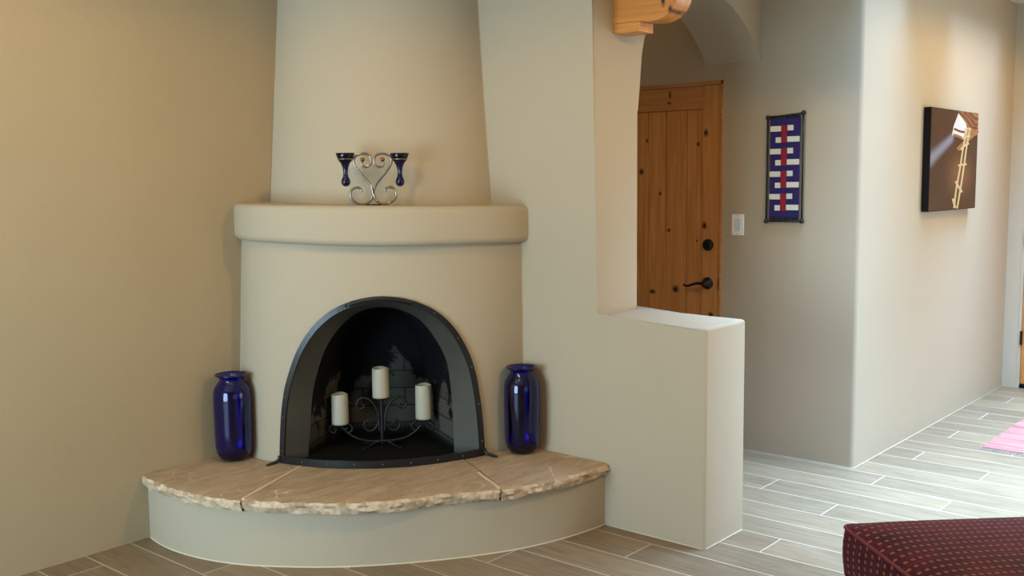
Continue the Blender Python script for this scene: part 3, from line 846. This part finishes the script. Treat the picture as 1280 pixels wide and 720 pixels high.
strip(bm, [(270, 215), (300, 222), (335, 240)], 7, .0012, 1)
strip(bm, [(300, 300), (350, 250), (421, 190)], 12, .0014, 1)
strip(bm, [(352, 190), (332, 290), (318, 400), (300, 520), (290, 634)], 5, .0018, 3)
strip(bm, [(368, 185), (352, 290), (340, 400), (325, 520), (308, 636)], 5, .0018, 3)
for a in ([(340, 185), (362, 180), (376, 186)], [(325, 235), (350, 225), (372, 222)], [(318, 300), (335, 280), (366, 262)], [(305, 390), (330, 385), (356, 382)], [(292, 480), (312, 510), (334, 542)], [(280, 578), (288, 605), (298, 632)]): strip(bm, a, 6, .0022, 3)
link('printed_ladder', bm, None, cvs, recalc=False, mats=[M['print_white'], M['print_beam'], M['print_dark'], M['print_rung']])

# ------------------------------------------------------------------ inner door at the end of the hall
d2 = struct(empty('door_2', (EW, 1.45, 0), 'honey wood door with black hinges at the far end of the hall', 'door'))
bm = bmesh.new()
for lo, hi in (((EW + .005, D2B - .02, 0), (EW + .12, D2B, D2T)), ((EW + .005, D2A, 0), (EW + .12, D2A + .02, D2T)), ((EW + .005, D2A, D2T - .02), (EW + .12, D2B, D2T))): box(bm, lo, hi, .002)
link('door_jamb', bm, M['endwall'], d2)
bm = bmesh.new(); box(bm, (EW + .012, D2A + .022, .03), (EW + .052, D2B - .022, D2T - .022), .003)
for z0, z1 in ((.2, .95), (1.08, 1.9)):
    box(bm, (EW + .004, D2A + .14, z0), (EW + .014, D2B - .14, z1), .006)
link('door_leaf', bm, M['door2'], d2)
for z in (.36, 1.06, 1.78):
    bm = bmesh.new(); box(bm, (EW - .004, D2B - .030, z - .05), (EW + .014, D2B - .014, z + .05), .004); link('hinge', bm, M['bronze'], d2)
bm = bmesh.new(); box(bm, (EW + .0, D2A + .02, .0), (EW + .10, D2B - .02, .026), .003); link('threshold', bm, M['dark'], d2)
bm = bmesh.new(); ball(bm, (EW - .03, D2A + .085, .95), .028, 16); link('door_knob', bm, M['bronze'], d2, True)

# ------------------------------------------------------------------ carved corbel on the column
cb = empty('corbel', (3.735, 2.45, 2.12), 'honey coloured carved wooden corbel on the column top', 'corbel')
bm = bmesh.new(); box(bm, (3.68, 2.432, 2.122), (3.79, 2.563, 2.1645), .003); link('base_block', bm, M['corbel'], cb)
prof = [(2.563, 2.165)] + [(p.x, p.y) for p in catmull([(2.44, 2.165, 0), (2.40, 2.160, 0), (2.36, 2.158, 0), (2.32, 2.165, 0), (2.285, 2.183, 0), (2.258, 2.212, 0), (2.244, 2.25, 0), (2.25, 2.295, 0), (2.27, 2.33, 0)], 5)] + [(2.27, 2.345), (2.563, 2.345)]
bm = bmesh.new(); prism(bm, prof, 0, 3.68, 3.79); bevel_where(bm, lambda a, b: abs(a.x - b.x) < 1e-5 and a.y < 2.44 and b.y < 2.44, .004, 2)
autosmooth(link('scroll_block', bm, M['corbel'], cb))
bm = bmesh.new(); box(bm, (3.64, SY, 2.345), (3.83, 2.563, CEIL), .006); o = struct(link('trim_4', bm, M['corbel']))

# ------------------------------------------------------------------ pink rug
rg = empty('rug', (6.4, 1.1, 0), 'pink striped woven rag rug on the hall floor', 'rug')
bm = bmesh.new(); rows = []
for i in range(41):
    x = 5.885 + 1.15 * i / 40
    rows.append([bm.verts.new((x, 1.615 - 1.0 * j / 24 + .004 * noise.noise(Vector((x * 8, 0, 1))), .007 + .0015 * noise.noise(Vector((x * 20, j * .4, 2))))) for j in range(25)])
grid_face(bm, rows)
b_ = list({v for v in bm.verts if v.is_boundary})
r = bmesh.ops.extrude_edge_only(bm, edges=[e for e in bm.edges if e.is_boundary])
for v in r['geom']:
    if isinstance(v, bmesh.types.BMVert): v.co.z = .001
link('weave', bm, M['rug'], rg)
bm = bmesh.new(); random.seed(5)
for x0, sg in ((5.886, -1), (7.034, 1)):
    for i in range(150):
        y = 1.612 - .995 * i / 149; tube(bm, [(x0, y, .005), (x0 + sg * .02, y + random.uniform(-.004, .004), .003), (x0 + sg * random.uniform(.035, .05), y + random.uniform(-.008, .008), .002)], .0016, 4)
struct(link('fringe', bm, M['fringe'], rg), 'stuff')

# ------------------------------------------------------------------ burgundy ottoman
OA = Vector((2.889, 1.181, 0)); E1 = Vector((math.cos(math.radians(-132.5)), math.sin(math.radians(-132.5)), 0)); E2 = Vector((math.cos(math.radians(-45.5)), math.sin(math.radians(-45.5)), 0))
OD, OWd = .75, .95
ot = empty('ottoman', OA + E1 * OD / 2 + E2 * OWd / 2, 'burgundy chenille upholstered ottoman with piped top standing on plank floor', 'ottoman')
def OP(a, b, z): return OA + E1 * a + E2 * b + Vector((0, 0, z))
def soft_block(z0, z1, dome, name, mat, inset=0, rnd=.02, na=30, nb=36):
    bm = bmesh.new(); uvl = bm.loops.layers.uv.new('UVMap'); uvd = {}
    def rp(a, b):
        # rounded plan corners
        R = .03; A, B = OD, OWd
        a2 = min(max(a, 0), A); b2 = min(max(b, 0), B)
        ca = R if a2 < R else (A - R if a2 > A - R else a2); cbb = R if b2 < R else (B - R if b2 > B - R else b2)
        d = math.hypot(a2 - ca, b2 - cbb)
        if d > 0:
            m = max(abs(a2 - ca), abs(b2 - cbb)); k = m / d; a2 = ca + (a2 - ca) * k; b2 = cbb + (b2 - cbb) * k
        return a2, b2
    top = []
    for i in range(na + 1):
        row = []
        for j in range(nb + 1):
            s = i / na; t = j / nb
            s = .5 - .5 * math.cos(PI * s) if True else s; t = .5 - .5 * math.cos(PI * t)
            a, b = rp(OD * s, OWd * t)
            d = (min(s, 1 - s) * OD, min(t, 1 - t) * OWd)
            h = dome * (1 - math.exp(-d[0] / .035)) * (1 - math.exp(-d[1] / .035)) * (.75 + .25 * math.sin(PI * s) * math.sin(PI * t)) if dome else 0
            v = bm.verts.new(OP(a, b, z1 + h)); uvd[v] = (OD * s, OWd * t); row.append(v)
        top.append(row)
    fs = grid_face(bm, top)
    per = top[0] + [r[-1] for r in top[1:]] + top[-1][-2::-1] + [r[0] for r in top[-2:0:-1]]
    acc = [0]
    for p, q in zip(per, per[1:] + per[:1]): acc.append(acc[-1] + (q.co - p.co).length)
    ring = per; nz = 8; side = []
    for k in range(1, nz + 1):
        f = k / nz; bul = .006 * math.sin(PI * f) - inset; z = z1 + (z0 - z1) * f; new = []
        cen = OP(OD / 2, OWd / 2, 0)
        for p in per:
            d = Vector((p.co.x - cen.x, p.co.y - cen.y, 0)).normalized(); new.append(bm.verts.new(Vector((p.co.x, p.co.y, z)) + d * bul))
        for i in range(len(per)):
            j = (i + 1) % len(per); fc = bm.faces.new((ring[i], ring[j], new[j], new[i]))
            side.append((fc, [(acc[i], (k - 1) / nz), (acc[i + 1], (k - 1) / nz), (acc[i + 1], f), (acc[i], f)]))
        ring = new
    bm.faces.new(ring[::-1])
    for f in fs:
        for lp in f.loops: lp[uvl].uv = uvd[lp.vert]
    for fc, co in side:
        for lp, (a, w) in zip(fc.loops, co): lp[uvl].uv = (a, (z1 - z0) * w)
    perp = [v.co.copy() for v in per]
    o = link(name, bm, mat, None, True); o.parent = ot; o.matrix_parent_inverse = Matrix.Translation(ot.location).inverted()
    return o, perp
cush, per = soft_block(.325, .46, .042, 'cushion', M['ottoman'])
bm = bmesh.new(); tube(bm, [p + Vector((0, 0, .001)) for p in per], .0045, 8, True); link('piping', bm, M['piping'], cush, True)
soft_block(.09, .322, 0, 'base', M['ottoman'], .012)
for a, b in ((.07, .07), (OD - .07, .07), (.07, OWd - .07), (OD - .07, OWd - .07)):
    bm = bmesh.new(); lathe(bm, [(0, 0), (.018, 0), (.020, .004), (.028, .09), (0, .09)], OP(a, b, 0), 20); link('leg', bm, M['leg'], ot, True)

# ------------------------------------------------------------------ windows behind the camera (frames and panes) with the light of the place and added fill
def window(name, axis, w, a0, a1, z0, z1, nd):
    bm = bmesh.new()
    def bx(p, q, zz0, zz1):
        if axis == 0: box(bm, (w - .03, p, zz0), (w + .03, q, zz1), .004)
        else: box(bm, (p, w - .03, zz0), (q, w + .03, zz1), .004)
    bx(a0, a1, z0, z0 + .06); bx(a0, a1, z1 - .06, z1)
    for i in range(nd + 1):
        c = a0 + (a1 - a0) * i / nd; c = min(max(c, a0 + .03), a1 - .03); bx(c - .03, c + .03, z0, z1)
    struct(link(name, bm, M['white']))
window('window_1', 0, EW + .08, WA, WB, 0, 2.1, 2)
window('window_2', 0, WX - .08, 1.75, 3.65, .05, 2.05, 2)
window('window_3', 1, SY - .08, -1.0, 1.6, .35, 2.3, 3)
window('window_4', 1, SY - .08, 4.2, 7.0, .35, 2.3, 3)

def area(name, loc, rot, sx, sy, power, col, spread=PI):
    l = bpy.data.lights.new(name, 'AREA'); l.shape = 'RECTANGLE'; l.size = sx; l.size_y = sy; l.energy = power; l.color = col; l.spread = spread
    o = bpy.data.objects.new(name, l); COL.objects.link(o); o.location = loc; o.rotation_euler = rot; return o
DAY = (.86, .95, 1.0)
area('daylight_hall_door', (EW + .25, (WA + WB) / 2, 1.05), (0, PI / 2, 0), 2.1, WB - WA, 128, (.80, .95, 1.0))
area('daylight_west', (WX - .3, 2.7, 1.02), (0, -PI / 2, 0), 1.95, 1.9, 158, (.66, .92, 1.0))
area('daylight_back', (.3, SY - .3, 1.35), (PI / 2, 0, 0), 2.6, 1.95, 10, (.62, .82, 1.0))
area('daylight_hall_side', (5.6, SY - .3, 1.35), (PI / 2, 0, 0), 2.8, 1.95, 48, (1.0, .88, .56))
area('hall_floor_fill', (4.75, .75, CEIL - .005), (0, 0, 0), 1.7, 2.4, 150, (.38, .67, 1.0), math.radians(76))  # added unseen ceiling panels that brighten the hall floor, this and the next
area('hall_floor_fill', (6.85, .70, CEIL - .005), (0, 0, 0), 1.0, 2.4, 95, (.38, .67, 1.0), math.radians(72))
WARM = (1.0, .61, .20)
def ceiling_spot(x, y, power, ang=176, r=.06):
    l = bpy.data.lights.new('ceiling_lamp_and_fill', 'SPOT'); l.energy = power; l.color = WARM; l.spot_size = math.radians(ang); l.spot_blend = .3; l.shadow_soft_size = r
    o = bpy.data.objects.new('ceiling_lamp_and_fill', l); COL.objects.link(o); o.location = (x, y, CEIL - .12); return o
for x, y, p in ((.8, 3.05, 20), (1.7, 2.6, 27), (5.12, .7, 7), (5.9, .9, 22), (6.8, .9, 32), (2.9, .5, 82), (4.45, 3.4, 1.8)): ceiling_spot(x, y, p)  # last two are added fill for the column jamb and the entry door

w = bpy.data.worlds.new('World'); SC.world = w; w.use_nodes = True
bg = w.node_tree.nodes['Background']; bg.inputs[0].default_value = (.75, .87, 1, 1); bg.inputs[1].default_value = .4

# ------------------------------------------------------------------ camera
cd = bpy.data.cameras.new('camera'); cam = bpy.data.objects.new('camera', cd); COL.objects.link(cam)
yaw, pit, roll = math.radians(40.58488), math.radians(6.01831), math.radians(.58145)
F = Vector((math.cos(yaw) * math.cos(pit), math.sin(yaw) * math.cos(pit), -math.sin(pit)))
R = Vector((math.sin(yaw), -math.cos(yaw), 0)); D = F.cross(R)
R2 = R * math.cos(roll) + D * math.sin(roll); D2 = -R * math.sin(roll) + D * math.cos(roll)
Mx = Matrix.Identity(4)
for i in range(3): Mx[i][0] = R2[i]; Mx[i][1] = -D2[i]; Mx[i][2] = -F[i]
Mx.translation = (0, 0, 1.5)
cam.matrix_world = Mx
cd.sensor_fit = 'HORIZONTAL'; cd.sensor_width = 36; cd.lens = 1271.17 * 36 / 1280; cd.clip_start = .05
SC.camera = cam
SC.view_settings.view_transform = 'Standard'; SC.view_settings.look = 'None'; SC.view_settings.gamma = 1
SC.view_settings.exposure = 0.0; SC.view_settings.use_curve_mapping = False
SC.cycles.use_denoising = True
SC.cycles.max_bounces = 12; SC.cycles.transmission_bounces = 12; SC.cycles.caustics_reflective = False; SC.cycles.caustics_refractive = False
SC.cycles.sample_clamp_indirect = 6
